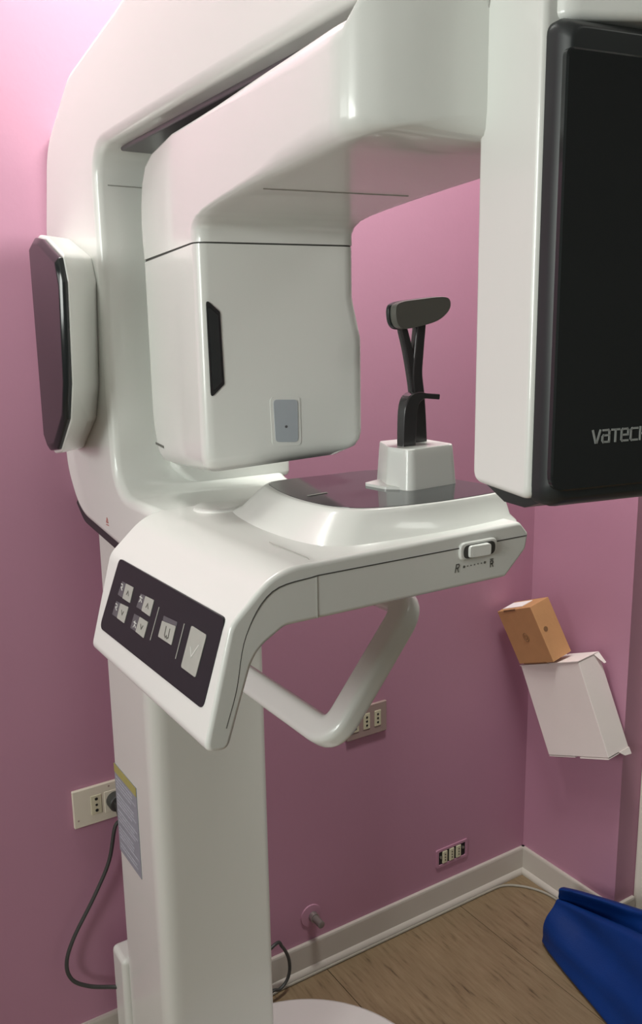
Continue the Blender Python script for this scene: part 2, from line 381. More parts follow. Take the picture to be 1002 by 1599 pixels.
# tube head under the elbow
hp = []
def hprof(z):  # (ul, ur, v0, v1) of the head at height z
    ur = -0.056 + 0.012 * max(0, min(1, (1.64 - z) / 0.055)) if z > 1.585 else -0.044
    return ur
ZB, ZT = 1.428, 1.7065
secs = []
K = 30
for k in range(K + 1):
    a = k / K
    z = ZB + (ZT - ZB) * a
    # near-bottom / far-bottom rounding
    dz = z - ZB
    rn = .02; rf = .085; ru = .03; rl = .022
    def ins(r, tot=None):
        return 0 if dz >= r else r - math.sqrt(max(0, r * r - (r - dz) ** 2))
    v0 = VN + ins(rn) * .8; v1 = VF - ins(rf); ur = hprof(z) - ins(ru); ul = UL + ins(rl) * .8
    tilt = 0.0
    cs = rp([(ul, v0, .016), (ur, v0, .016), (ur, v1, .02), (ul, v1, .02)], 4)
    sec = []
    for p in cs:
        drop = 0.0
        # sloping underside: lower towards the far side
        zz = z - 0.028 * (p[1] - VN) / (VF - VN) * (1 - a)
        zz += 0.014 * (p[0] - UL) / 0.21 * (1 - a)
        sec.append(L(p[0], p[1], zz))
    secs.append(sec)
    if k < 10:   # finer at the bottom
        pass
hd = MB().loft(secs).build('tube_head', M['white'], X, smooth=True, sharp=75)
# dark joint line between elbow and head
MB().loft([sec_h(VN + .0015, VF - .0015, z, UL + .0015, URt - .0015) for z in (1.704, 1.712)]).build('joint_strip', M['seam'], X)
# dark handle slot on the inner face of the head
sl = [inv(*q, v=VN) for q in ((321, 467), (343, 487), (350, 600), (329, 622))]
V0 = VN - .0035
def onface(q, d=0.0, v=VN): p = inv(*q, v=v); return L(p.x, v - d, p.z)
def plate(pxs, d0, d1, v=VN, r=.004):
    P = [inv(*q, v=v) for q in pxs]; c = rp([(p.x, p.z, r) for p in P], 4)
    return MB().loft([[L(p[0], v - d0, p[1]) for p in c], [L(p[0], v - d1, p[1]) for p in c]])
plate(((321, 467), (343, 487), (350, 600), (329, 622)), -.002, .0012, r=.003).build('slot_cover', M['blackgloss'], X)
plate(((324, 478), (340, 493), (346, 596), (332, 611)), .0012, .0022, r=.002).build('slot_grille', M['black'], X)
plate(((421, 620), (468, 619), (470, 695), (425, 696)), -.002, .0008, r=.006).build('window_rim', M['white'], hd, smooth=True, sharp=30)
plate(((426, 624), (464, 624), (465, 690), (430, 690)), .0008, .0016, r=.005).build('beam_window', M['lightbutton'], X)
cw = inv(446, 666, v=VN); MB().loft([circ(L(cw.x, VN - d, cw.z), uu, (0, 0, 1), .0018, 10) for d in (.0016, .002)]).build('window_mark', M['icon'], hd)
hm = inv(244, 692, u=UL)
strokes([[(k * .009, 0), (k * .009 + .006, 0)] for k in range(6)], L(UL - .0004, hm.y, hm.z), -vv, (0, 0, 1), -uu, .0035, .0005).build('small_lettering', M['darkprint'], hd)
# crease on the underside of the elbow
seamline([L(UL + .02, -.118, 1.7397), L(URt - .03, -.118, 1.7397)], arm, m='softseam', r=.0007)

# sensor unit: white shell with a black cover
US, VSN, VSF = -0.152, -0.432, -0.352
p_a = inv(835, 400, v=VSN); US = p_a.x
def zat(px, py, v=None, u=None): return inv(px, py, u=u, v=v).z
VSF = inv(742, 400, u=US).y
zbn = zat(822, 783, u=US); zt_ = 1.872
uR = US + 0.27
shell = rp([(VSN, zbn, .010), (VSN, zt_, .06), (VSF + .0, zt_ + .004, .01), (VSF + .0, zbn + .004, .012)], 8)
sh = MB().loft([[L(u, p[0], p[1]) for p in shell] for u in (US, US + .03, US + .06, uR)]).build('sensor_shell', M['white'], X, bevel=0.006, seg=4, angle=30)
# side seam where arm meets shell
seamline([L(US - .0002, inv(765, 0, u=US).y, inv(765, 0, u=US).z), L(US - .0002, inv(741, 158, u=US).y, inv(741, 158, u=US).z)], sh, m='softseam', r=.0006)
# black cover
VB = VSN - .020
zt_ = zat(870, 14, v=VB) ; zt_c = zt_
cov = rp([(US + .004, zbn - .004, .016), (uR + .004, zbn - .004, .016), (uR + .004, zt_, .010), (US + .004, zt_, .010)], 6)
def covs(v, k): 
    cu = (US + uR) / 2; cz = (zbn + zt_) / 2; hu = (uR - US) / 2; hz = (zt_ - zbn) / 2
    return [L(cu + (p[0] - cu) * (hu - k) / hu, v, cz + (p[1] - cz) * (hz - k) / hz) for p in cov]
MB().loft([covs(VSN + .004, .0), covs(VSN - .008, .0), covs(VSN - .014, .003), covs(VB + .002, .006), covs(VB, .009)]).build('sensor_cover', M['black'], X, smooth=True, sharp=50)
ZC = zat(868, 72, v=VB)
ui = inv(868, 400, v=VB).x
inn = rp([(ui, zat(860, 768, v=VB), .014), (uR - .012, zat(860, 768, v=VB), .014), (uR - .012, ZC, .006), (ui, ZC, .006)], 6)
def inns(v, k):
    cu = (ui + uR - .012) / 2; cz = (zat(860, 768, v=VB) + ZC) / 2; hu = (uR - .012 - ui) / 2; hz = (ZC - zat(860, 768, v=VB)) / 2
    return [L(cu + (p[0] - cu) * (hu - k) / hu, v, cz + (p[1] - cz) * (hz - k) / hz) for p in inn]
VP_ = VB - .004
pn = MB().loft([inns(VB + .001, 0), inns(VB - .003, .0), inns(VP_, .0015)]).build('sensor_panel', M['blackgloss'], X, smooth=True, sharp=30)
# shell cap above the black cover
cp0 = rp([(US + .010, VSF, .01), (uR, VSF, .01), (uR, VSN - .034, .02), ((US + uR) / 2, VSN - .044, .05), (US + .010, VSN - .006, .02)], 6)
MB().loft([[L(p[0], p[1], zz) for p in cp0] for zz in (zt_c + .0005, zt_c + .06)]).build('sensor_cap', M['white'], X, bevel=.006)
# lettering
tl = inv(925, 672, v=VP_); bl = inv(930, 691, v=VP_); h_ = .95 * (zat(925, 672, v=VP_) - zat(930, 691, v=VP_))
tw = inv(1000, 682, v=VP_).x - inv(925, 690, v=VP_).x
lw = tw / 5.1
LT = {'v': [[(0, 1), (.36, 0), (.5, 0), (.86, 1)]],
      'a': [[(.1, 1), (.7, 1), (.82, .88), (.82, 0), (.14, 0), (.02, .14), (.02, .44), (.14, .56), (.82, .56)]],
      't': [[(.0, 1), (.86, 1)], [(.43, 1), (.43, 0)]],
      'e': [[(.8, 0), (.14, 0), (.02, .12), (.02, .88), (.14, 1), (.7, 1), (.82, .88), (.82, .5), (.04, .5)]],
      'c': [[(.82, 1), (.14, 1), (.02, .88), (.02, .12), (.14, 0), (.82, 0)]],
      'h': [[(0.02, 1.05), (0.02, 0)], [(.82, 1.05), (.82, 0)], [(.02, .52), (.82, .52)]]}
ln = []
for k, chh in enumerate('vatech'):
    for s_ in LT[chh]: ln.append([(k * lw + a * lw * .88, b * h_) for a, b in s_])
strokes(ln, L(tl.x, VP_ - .0002, bl.z), uu, (0, 0, 1), -vv, .0015, .0006).build('maker_lettering', M['logo'], pn)
# little black foot at the lower far corner of the sensor
MB().loft([[L(US + .015, VSF + .004, zbn + .002), L(US + .05, VSF + .004, zbn + .002), L(US + .05, VSN, zbn - .002), L(US + .015, VSN, zbn - .002)],
           [L(US + .02, VSF - .02, zbn - .012), L(US + .04, VSF - .02, zbn - .012), L(US + .04, VSN + .03, zbn - .012), L(US + .02, VSN + .03, zbn - .012)]]).build('sensor_foot', M['black'], X)

# ------------------------------------------------------------------ chin table with console
YT, YBK = -0.93, -0.572
tp = rp([(-1.0, 1.372, .012), (-1.34, 1.3665, .075), (-1.393, 1.318, .03), (-1.4273, 1.191, .014), (-1.400, 1.187, .012), (-1.366, 1.285, .05),
         (-1.33, 1.305, .02), (-1.022, 1.306, .006), (-0.989, 1.336, .012), (-0.985, 1.356, .006)], 8)
tb = prism(tp, XZ, YT, YBK).build('chin_table', M['white'], X, bevel=0.013, seg=5, angle=45)
# seam along the table edge and down the side of the console
seamline([(-.99, YT - .0002, 1.3535), (-1.29, YT - .0002, 1.3530)] + smoothpath([(-1.29, YT - .0002, 1.3530), (-1.345, YT - .0002, 1.345), (-1.376, YT + .0004, 1.305), (-1.389, YT + .0004, 1.25), (-1.402, YT + .0004, 1.212)], 6), tb, r=.0007)
seamline([(-1.292, YT - .0002, 1.307), (-1.292, YT - .0002, 1.352), (-1.292, YT + .006, 1.364), (-1.292, YT + .018, 1.3685), (-1.292, YT + .1, 1.3690)], tb, m='softseam', r=.0006)
# raised plinth and smoked glass top
ZG = 1.402
def zpt(q, z): p = at(*q, z=z); return Vector((p.x, p.y))
gpx = [(418, 757), (432, 766), (458, 777), (500, 788), (545, 793.5), (600, 792.5), (690, 783), (770, 770), (781, 765), (760, 757), (728, 752), (660, 741), (590, 734), (500, 743), (432, 751)]
_g = [at(*q, z=ZG) for q in gpx]; _g = [Vector((min(p.x, -.975), p.y, 0)) for p in _g]
_q = smoothpath(_g + [_g[0]], 4)[:-1]
top = [Vector((p.x, p.y)) for p in _q]
cx_, cy_ = -1.10, -.77
def ringz(z, dx, dy, dxr=.0): return [Vector((p.x + (dx if p.x > cx_ else -dx) * min(1, abs(p.x - cx_) / .08) * (0.12 if p.x > cx_ else 1), p.y + (dy if p.y > cy_ else -dy) * min(1, abs(p.y - cy_) / .08), z)) for p in top]
MB().loft([ringz(1.360, .050, .026), ringz(1.368, .044, .022), ringz(1.374, .034, .012), ringz(1.396, .012, .004), ringz(1.4005, .006, .002), ringz(1.402, .003, .001)]).build('table_plinth', M['white'], X, smooth=True, sharp=60)
MB().loft([ringz(1.398, -.001, -.001), ringz(1.4026, -.001, -.001)]).build('smoked_glass_top', M['glass'], X)
g1 = at(497, 772, z=1.403)
strokes([[(-.014, 0), (.014, 0.004)]], g1, (1, 0, 0), (0, 1, 0), (0, 0, 1), .0035, .0004).build('glass_mark', M['button'], X)
# side slide switch
sw = at(745, 858, y=YT)
rg = rp([(sw.x - .029, sw.z - .010, .009), (sw.x + .029, sw.z - .010, .009), (sw.x + .029, sw.z + .0125, .009), (sw.x - .029, sw.z + .0125, .009)], 5)
MB().loft([[Vector((p[0], YT + .003, p[1])) for p in rg], [Vector((p[0] * 1 , YT - .0035, sw.z + (p[1] - sw.z) * .93)) for p in rg]]).build('switch_bezel', M['white'], X, bevel=.002, seg=2)
rg = rp([(sw.x - .0245, sw.z - .0075, .0075), (sw.x + .0245, sw.z - .0075, .0075), (sw.x + .0245, sw.z + .0085, .0075), (sw.x - .0245, sw.z + .0085, .0075)], 5)
MB().loft([[Vector((p[0], YT - .0025, p[1])) for p in rg], [Vector((p[0], YT - .0042, p[1])) for p in rg]]).build('switch_slot', M['seam'], X)
rg = rp([(sw.x - .018, sw.z - .007, .004), (sw.x + .014, sw.z - .007, .004), (sw.x + .014, sw.z + .008, .004), (sw.x - .018, sw.z + .008, .004)], 4)
MB().loft([[Vector((p[0], YT - .003, p[1])) for p in rg], [Vector((sw.x + (p[0] - sw.x) * .95 , YT - (.007 if p[0] < sw.x else .010), sw.z + (p[1] - sw.z) * .92)) for p in rg]]).build('slide_switch', M['white'], X, bevel=.001, seg=2)
# R . . . . R print
zr = .0040
Rl = [[(0, 0), (0, 2), (.9, 2), (1.1, 1.7), (1.1, 1.3), (.9, 1.05), (0, 1.05)], [(.6, 1.05), (1.2, 0)]]
o1 = at(710, 894, y=YT); o2 = at(765, 885, y=YT)
mb = strokes([[(a * zr, b * zr * 1.15) for a, b in l] for l in Rl], o1 + Vector((0, -.0002, 0)), (1, 0, 0), (0.2, 0, 1), (0, -1, 0), .0010, .0004)
strokes([[(a * zr * .85, b * zr * .9) for a, b in l] for l in Rl], o2 + Vector((0, -.0002, 0)), (1, 0, 0), (0, 0, 1), (0, -1, 0), .0012, .0004, mb)
strokes([[(0, 2.3 * zr), (.9 * zr, 2.3 * zr)]], o2 + Vector((0, -.0002, 0)), (1, 0, 0), (0, 0, 1), (0, -1, 0), .0014, .0004, mb)
for k in range(7):
    p = at(724 + k * 5.4, 885 - k * 1.15, y=YT); rr = .0016 if k in (0, 6) else .0008
    mb.loft([circ(p + Vector((0, d, 0)), (1, 0, 0), (0, 0, 1), rr, 8) for d in (0.0005, -.0005)])
mb.build('position_marks', M['darkprint'], X)

# control panel on the sloping console face: plane fitted through the console profile
PA = Vector((-1.393, 0, 1.318)); PB = Vector((-1.4273, 0, 1.191))
pd = (PA - PB).normalized(); pn_ = Vector((pd.z, 0, -pd.x)) * -1     # outward normal (-x, up)
if pn_.x > 0: pn_ = -pn_
def con(px, py, d=0.0):
    r = ray(px, py); P = PA; t = (P - CAM).dot(pn_) / r.dot(pn_); return CAM + r * t + pn_ * d
def c2(px, py): Q = con(px, py) - PA; return Vector((-Q.y, Q.dot(pd)))
def cp(a, b, d=0.0): return PA + Vector((0, -a, 0)) + pd * b + pn_ * d
def cplate(pxs, d0, d1, r, name, m, parent, pts=None):
    P = pts or [c2(*q) for q in pxs]; c = rp([(p.x, p.y, r) for p in P], 5)
    return MB().loft([[cp(p[0], p[1], d0) for p in c], [cp(p[0], p[1], d1) for p in c]]).build(name, m, parent)
cpn = cplate(((187, 872), (352, 966), (317, 1108), (156, 980)), -.004, .0006, .010, 'control_panel', M['panel'], X)
# rim around the panel
P = [c2(*q) for q in ((187, 872), (352, 966), (317, 1108), (156, 980))]
def btn(pxs, r=.0012, name='button', m='button'): return cplate(pxs, .0004, .0013, r, name, M[m], cpn)
def icon(pxs): return cplate(pxs, .0004, .0009, .0008, 'button_icon', M['icon'], cpn)
def pb(x, y): return (150 + x * 220 / 1002, 860 + y * 260 / 1184)
B1 = [((219, 234), (272, 262), (246, 372), (193, 338)), ((357, 322), (418, 352), (388, 468), (328, 425)), ((179, 375), (236, 402), (205, 516), (154, 478)), ((316, 470), (375, 508), (344, 622), (286, 575))]
I1 = [((190, 218), (216, 233), (190, 334), (158, 312)), ((322, 305), (354, 320), (326, 422), (290, 400)), ((148, 358), (178, 374), (152, 476), (118, 452)), ((276, 448), (313, 468), (284, 573), (248, 548))]
for i, (b, ic) in enumerate(zip(B1, I1)):
    btn([pb(*q) for q in b]); icon([pb(*q) for q in ic])
    cxp = sum(q[0] for q in b) / 4; cyp = sum(q[1] for q in b) / 4
    o = c2(*pb(cxp, cyp)); s_ = .0035; up = 1 if i < 2 else -1
    strokes([[(-s_, -s_ * .7 * up), (0, s_ * .7 * up), (s_, -s_ * .7 * up)]], cp(o.x, o.y, .0013), (0, -1, 0), pd, pn_, .0012, .0004).build('arrow_mark', M['darkprint'], cpn)
    cxp = sum(q[0] for q in ic) / 4; cyp = sum(q[1] for q in ic) / 4; o = c2(*pb(cxp, cyp + (-18 if i != 3 else 15)))
    shp = [[(-.003, .003), (.002, .003), (.003, .0), (-.002, -.001), (.003, -.004)]] if i in (0, 2) else [[(-.003, -.004), (0, 0), (-.001, .004)], [(0, 0), (.004, -.003)], [(-.004, .002), (.004, .002)]]
    strokes(shp, cp(o.x, o.y, .0009), (0, -1, 0), pd, pn_, .0012, .0004).build('figure_mark', M['print'], cpn)
btn([pb(*q) for q in ((476, 498), (573, 538), (541, 672), (447, 610))])
icon([pb(*q) for q in ((486, 462), (582, 508), (576, 538), (478, 496))])
o = c2(*pb(512, 585)); s_ = .0065
strokes([[(-.8 * s_, .9 * s_), (-.8 * s_, -.6 * s_), (-.4 * s_, -.9 * s_), (0, -.5 * s_), (.3 * s_, -.9 * s_), (.8 * s_, -.6 * s_), (.8 * s_, .9 * s_)]], cp(o.x, o.y, .0013), (0, -1, 0), pd, pn_, .0014, .0004).build('chair_mark', M['darkprint'], cpn)
btn([pb(*q) for q in ((685, 532), (792, 600), (712, 902), (609, 826))], r=.003)
o = c2(*pb(700, 715)); s_ = .010
strokes([[(-.8 * s_, .2 * s_), (-.25 * s_, -.7 * s_), (.9 * s_, .9 * s_)]], cp(o.x, o.y, .0013), (0, -1, 0), pd, pn_, .0014, .0004).build('tick_mark', M['print'], cpn)
for a, b in (((452, 405), (390, 632)), ((632, 523), (570, 765))):
    p = c2(*pb(*a)); q = c2(*pb(*b)); strokes([[(p.x, p.y), (q.x, q.y)]], cp(0, 0, .0006), (0, -1, 0), pd, pn_, .0013, .0005).build('divider_line', M['button'], cpn)

# handle loop under the table
yn = -0.74
pt_t = at(636, 952, y=yn); pt_b = at(519, 1152, y=yn)
pt_t = Vector((pt_t.x, yn, pt_t.z)); dd = (pt_t - pt_b)
pt_t = pt_b + dd * 1.04
yf = -0.40
corn = [pt_t, pt_b, Vector((pt_b.x, yf, pt_b.z)), Vector((pt_t.x, yf, pt_t.z))]
path = []
for i in range(4):
    p = corn[i]; a = corn[i - 1]; b = corn[(i + 1) % 4]; r = .035
    p0 = p + (a - p).normalized() * r; p1 = p + (b - p).normalized() * r
    for k in range(9):
        w = k / 8; path.append(p0 * (1 - w) ** 2 + p * 2 * w * (1 - w) + p1 * w * w)
hn = (corn[0] - corn[1]).cross(Vector((0, 1, 0))).normalized()
sec = rp([(-.021, -.017, .012), (.021, -.017, .012), (.021, .017, .012), (-.021, .017, .012)], 5)
sweep(path, [(p[0], p[1]) for p in sec], hn, closed=True).build('hand_grip', M['white'], X, smooth=True, sharp=60)
gc = corn[3] * .5 + corn[0] * .5
MB().box((gc.x - .10, -.70, 1.285), (gc.x + .03, -.60, 1.312)).build('grip_mount', M['white'], X, bevel=.006)

# chin block
ZB0 = ZG + .0015
bl_ = at(604, 762, z=ZB0); br_ = at(716, 753, z=ZB0); bm_ = at(648, 765, z=ZB0)
ybk = -.715
base = [(bl_.x + .006, bl_.y + .01), (bm_.x - .01, bm_.y), (br_.x, br_.y), (br_.x + .004, ybk), (bl_.x + .035, ybk)]
def blk(z, k, rr):
    c = Vector((sum(p[0] for p in base) / 5, sum(p[1] for p in base) / 5))
    return [Vector((c.x + (p.x - c.x) * k, c.y + (p.y - c.y) * k, z)) for p in rp([(a, b, rr) for a, b in base], 7)]
MB().loft([blk(ZB0 - .001, 1.0, .014), blk(ZB0 + .008, .985, .014), blk(ZB0 + .040, .93, .013), blk(ZB0 + .0495, .91, .013), blk(ZB0 + .051, .89, .013)]).build('chin_block', M['white'], X, smooth=True, sharp=55)
fl_ = [at(*q, z=ZB0) for q in ((568, 757), (606, 747), (640, 749), (640, 764), (600, 763))]
MB().loft([[Vector((p[0], p[1], ZB0 - .001)) for p in rp([(q.x, q.y, .008) for q in fl_])], [Vector((p[0], p[1], ZB0 + .0025)) for p in rp([(q.x, q.y, .008) for q in fl_])]]).build('block_flange', M['white'], X, smooth=True, sharp=40)
# black chin hook
yh = (bm_.y + ybk) / 2 - .012
def hpx(q, y=yh): p = at(*q, y=y); return Vector((p.x, y, p.z))
hk = [hpx(q) for q in ((634, 704), (635, 660), (637, 636))] + [hpx((642, 624), yh + .002), hpx((652, 618), yh + .004), hpx((664, 618), yh + .006), hpx((678, 619), yh + .006)]
hk = smoothpath(hk, 5)
mb = MB(); secs = []
for i, p in enumerate(hk):
    t = ((hk[min(i + 1, len(hk) - 1)] - hk[max(i - 1, 0)])).normalized(); s_ = Vector((t.z, 0, -t.x)); f = i / (len(hk) - 1)
    w = .0105 * (1 - f) + .0028 * f if f > .45 else .0105
    if .45 < f: w = .0105 + (.0036 - .0105) * min(1, (f - .45) / .3)
    dp = .007 + .004 * f
    secs.append(rrect(p + s_ * (w - .0105) * .0, s_, (0, 1, 0), w, dp, .002, 3))
mb.loft(secs).build('chin_hook', M['stem'], X, smooth=True, sharp=50)
# forked head support
ys = yh + .022
def spx(x, y_): p = at(x, y_, y=ys); return Vector((p.x, ys, p.z))
def smoothloop(pts, n=5):
    P = [Vector(p) for p in pts]; N = len(P); out = []
    for i in range(N):
        p0, p1, p2, p3 = P[i - 1], P[i], P[(i + 1) % N], P[(i + 2) % N]
        for k in range(n):
            t = k / n
            out.append(0.5 * ((2 * p1) + (p2 - p0) * t + (2 * p0 - 5 * p1 + 4 * p2 - p3) * t * t + (3 * p1 - p0 - 3 * p2 + p3) * t ** 3))
    return out
def ribbon(pts, hw, hd, name, m):
    P = smoothpath(pts, 6); secs = []
    for i, p in enumerate(P):
        t = ((P[min(i + 1, len(P) - 1)] - P[max(i - 1, 0)])).normalized(); s_ = Vector((t.z, 0, -t.x)); f = i / (len(P) - 1)
        w = hw(f) if callable(hw) else hw
        secs.append(rrect(p, s_, (0, 1, 0), w, hd, min(w, hd) * .5, 3))
    return MB().loft(secs)
mb = ribbon([spx(654, 700), spx(653, 660), spx(651, 620), spx(648, 585), spx(650, 555), spx(655, 500)], lambda f: .0105 - .003 * f, .006, '', None)
m2 = ribbon([spx(650, 640), spx(645, 600), spx(640, 570), spx(634, 540), spx(625, 503)], lambda f: .0080 - .0025 * f, .005, '', None)
mb.add(m2.v, m2.f)
mb.build('support_stem', M['stem'], X, smooth=True, sharp=50)
pp = [(598, 482), (608, 473), (640, 468), (678, 464), (688, 470), (686, 486), (670, 502), (640, 511), (612, 514), (600, 503)]
P3 = [spx(*q) for q in pp]
mid = sum(P3, Vector()) / len(P3)
def padring(dy, k): 
    out = []
    pr = [(p.x, p.z) for p in smoothloop(P3, 4)]
    for p in pr:
        x_ = mid.x + (p[0] - mid.x) * k; z_ = mid.z + (p[1] - mid.z) * k
        bow = 3.2 * (x_ - mid.x - .01) ** 2
        out.append(Vector((x_, ys + dy - bow, z_)))
    return out
def padmesh(d0, d1, k): return MB().loft([padring(d0, k * .97), padring(d0 * .7 + d1 * .3, k), padring(d0 * .3 + d1 * .7, k), padring(d1, k * .97)])
padmesh(-.016, -.004, 1).build('forehead_pad', M['greypad'], X, smooth=True, sharp=60)
padmesh(-.004, .004, 1.02).build('pad_backing', M['black'], X, smooth=True, sharp=60)
# small boss on the lower arm of the frame
bp_ = at(340, 808, z=1.355)
MB().loft([circ((bp_.x, bp_.y, z), (1, 0, 0), (0, 1, 0), r, 28) for z, r in ((1.35, .036), (1.366, .035), (1.372, .030))]).build('boss', M['white'], X, smooth=True, sharp=60)
# sticker on the column side
XS = -1.2612
def sy(q): p = at(*q, x=XS); return (p.y, p.z)
y0, y1 = -.112, -.232; z1_, z0_ = .775, .585
stk = MB().box((XS - .0012, y1, z0_), (XS, y0, z1_)).build('warning_label', M['sticker'], X)
MB().box((XS - .0018, y1, z1_ - .018), (XS - .001, y0, z1_)).build('label_header', M['yellow'], stk)
rr = random.Random(3); mb = MB()
for k in range(22):
    zc = z1_ - .026 - k * .0072
    a = y0 - .006 - rr.random() * .004; b = y1 + .006 + rr.random() * .03
    if k % 5 == 4: continue
    mb.box((XS - .0017, b, zc - .0016), (XS - .0011, a, zc + .0012))
t_ = mb.build('label_text', M['stickertext'], stk); t_['kind'] = 'stuff'

# ------------------------------------------------------------------ wall outlets
def wbox(a, b, y0=-.006, y1=0.0): return MB().box((a[0], y0, a[1]), (b[0], y1, b[1]))
W = thing('wall_outlet', (-1.25, 0, .63), 'ivory double socket plate left of the column with a plug in it', 'outlet')
wbox((-1.322, .595), (-1.198, .679), -.009).build('cover_plate', M['ivory'], W, bevel=.002, seg=2)
wbox((-1.285, .616), (-1.262, .659), -.0105).build('socket_module', M['cream'], W, bevel=.001, seg=1)
for k, zc in enumerate((.651, .6375, .625)):
    MB().loft([circ((-1.2735, y, zc), (1, 0, 0), (0, 0, 1), .0034 if k != 1 else .0026, 10) for y in (-.0104, -.0112)]).build('socket_hole', M['dark'], W)
wbox((-1.256, .612), (-1.212, .660), -.0105).build('socket_module', M['ivory'], W, bevel=.001, seg=1)
for p in ((-1.313, .612), (-1.245, .671)):
    MB().loft([circ((p[0], y, p[1]), (1, 0, 0), (0, 0, 1), .002, 8) for y in (-.009, -.0095)]).build('plate_screw', M['taupe'], W)
PL = thing('power_cord', (-1.235, -.03, .63), 'black power plug and cord looping down beside the column', 'cord')
pc = Vector((-1.234, 0, .637))
mb = MB().loft([circ(pc + Vector((0, y, 0)), (1, 0, 0), (0, 0, 1), r, 20) for y, r in ((-.0107, .019), (-.030, .0185), (-.034, .015))])
mb.loft([rrect(pc + Vector((.002 + .006 * f, -.036 + .004 * f, .008 - .060 * f)), (1, 0, 0), (0, 1, 0), .0125 - .006 * f, .012 - .005 * f, .005, 3) for f in (0, .3, .7, 1)])
mb.build('plug', M['cord'], PL, smooth=True, sharp=50)
cpts = [Vector((-1.226, -.033, .595)), at(180, 1290, y=-.03), at(170, 1345, y=-.03), at(147, 1400, y=-.028), at(115, 1465, y=-.025), at(104, 1505, y=-.025),
        at(113, 1530, y=-.028), at(140, 1540, y=-.034), at(175, 1541, y=-.045), at(196, 1541, y=-.06)]
tube(smoothpath(cpts, 8), .0042, 8).build('cable', M['cord'], PL, smooth=True)
W = thing('wall_outlet', (-.545, 0, .64), 'brownish socket plate half hidden behind the lower end of the hand grip', 'outlet')
wbox((-.637, .598), (-.515, .680), -.008).build('cover_plate', M['taupe'], W, bevel=.002, seg=2)
for xa in (-.612, -.578, -.544):
    wbox((xa - .010, .618), (xa + .010, .66), -.0095).build('socket_module', M['cream'], W, bevel=.001, seg=1)
    for zc in (.650, .639, .628): MB().loft([circ((xa, y, zc), (1, 0, 0), (0, 0, 1), .003, 8) for y in (-.0094, -.0102)]).build('socket_hole', M['dark'], W)
W = thing('wall_outlet', (-.283, 0, .16), 'low open socket frame without cover plate just above the skirting', 'outlet')
fr = [(-.340, .130), (-.226, .130), (-.226, .185), (-.340, .185)]
c_ = rp([(a, b, .006) for a, b in fr]); ci = rp([(-.332, .137, .003), (-.234, .137, .003), (-.234, .178, .003), (-.332, .178, .003)])
mb = MB(); n = len(c_)
mb.v = [Vector((p[0], -.004, p[1])) for p in c_] + [Vector((p[0], -.004, p[1])) for p in ci] + [Vector((p[0], 0, p[1])) for p in c_] + [Vector((p[0], 0, p[1])) for p in ci]
for j in range(n):
    k = (j + 1) % n; mb.f += [[j, k, n + k, n + j], [2 * n + j, 2 * n + k, k, j], [n + j, n + k, 3 * n + k, 3 * n + j]]
mb.build('mounting_frame', M['pink'], W)
wbox((-.332, .137), (-.234, .178), -.0012).build('box_recess', M['dark'], W)
for xa in (-.310, -.285, -.260):
    wbox((xa - .0085, .139), (xa + .0085, .176), -.006).build('socket_module', M['cream'], W, bevel=.002, seg=2)
    for zc in (.166, .1575, .149): MB().loft([circ((xa, y, zc), (1, 0, 0), (0, 0, 1), .002, 8) for y in (-.006, -.0066)]).build('socket_hole', M['dark'], W)
for p in ((-.324, .16), (-.243, .163)):
    MB().loft([circ((p[0], y, p[1]), (1, 0, 0), (0, 0, 1), .004, 10) for y in (-.001, -.005)]).build('fixing_screw', M['metal'], W)
# pipe stub
pp_ = at(487, 1429, y=0)
W = thing('pipe_stub', (pp_.x, 0, pp_.z), 'short grey capped pipe stub poking out of the wall above the skirting', 'pipe')
MB().loft([circ((pp_.x - .004, y, pp_.z + .002), (1, 0, 0), (0, 0, 1), r, 24) for y, r in ((0, .030), (-.003, .029), (-.004, .018))]).build('wall_rosette', M['pink'], W, smooth=True, sharp=40)
MB().loft([circ((pp_.x, -.003, pp_.z), (1, 0, 0), (0, 0, 1), .013, 16), circ((pp_.x, -.016, pp_.z), (1, 0, 0), (0, 0, 1), .012, 16)]).build('pipe_collar', M['metal'], W, smooth=True, sharp=40)
MB().loft([circ((pp_.x, y, pp_.z - .0), (1, 0, 0), (0, 0, 1), r, 16) for y, r in ((-.012, .0095), (-.045, .0095), (-.047, .007))]).build('pipe', M['pipe'], W, smooth=True, sharp=40)

# ------------------------------------------------------------------ cords on the floor
cp_ = [(434, 1540), (455, 1534), (490, 1518), (525, 1496), (570, 1470), (620, 1450), (670, 1428), (720, 1398), (750, 1387), (785, 1383), (815, 1384), (845, 1392), (868, 1404), (905, 1430), (960, 1475)]
P = [at(*q, z=.0035) for q in cp_]
for p in P: p.z = .0036; p.y = min(p.y, -.0255)
P = [Vector((-.98, -.05, .0036)), Vector((-.92, -.035, .0036))] + P
tag(tube(smoothpath(P, 6), .0034, 8).build('floor_cable', M['greycord'], smooth=True), 'thin beige grey cable lying along the skirting and curving under the blue apron', 'cable')
lp = [at(428, 1476, y=-.05), at(440, 1478, y=-.045), at(450, 1495, y=-.042), at(452, 1515, y=-.042), at(447, 1532, y=-.045), at(436, 1545, y=-.05), at(424, 1549, y=-.055)]
lp = [Vector((-1.0, -.08, .12))] + lp + [Vector((-.95, -.06, .006))]
for p in lp: p.z = max(p.z, .005)
tag(tube(smoothpath(lp, 6), .0042, 8).build('short_cord', M['cord'], smooth=True), 'short black cord loop behind the foot of the column', 'cord')

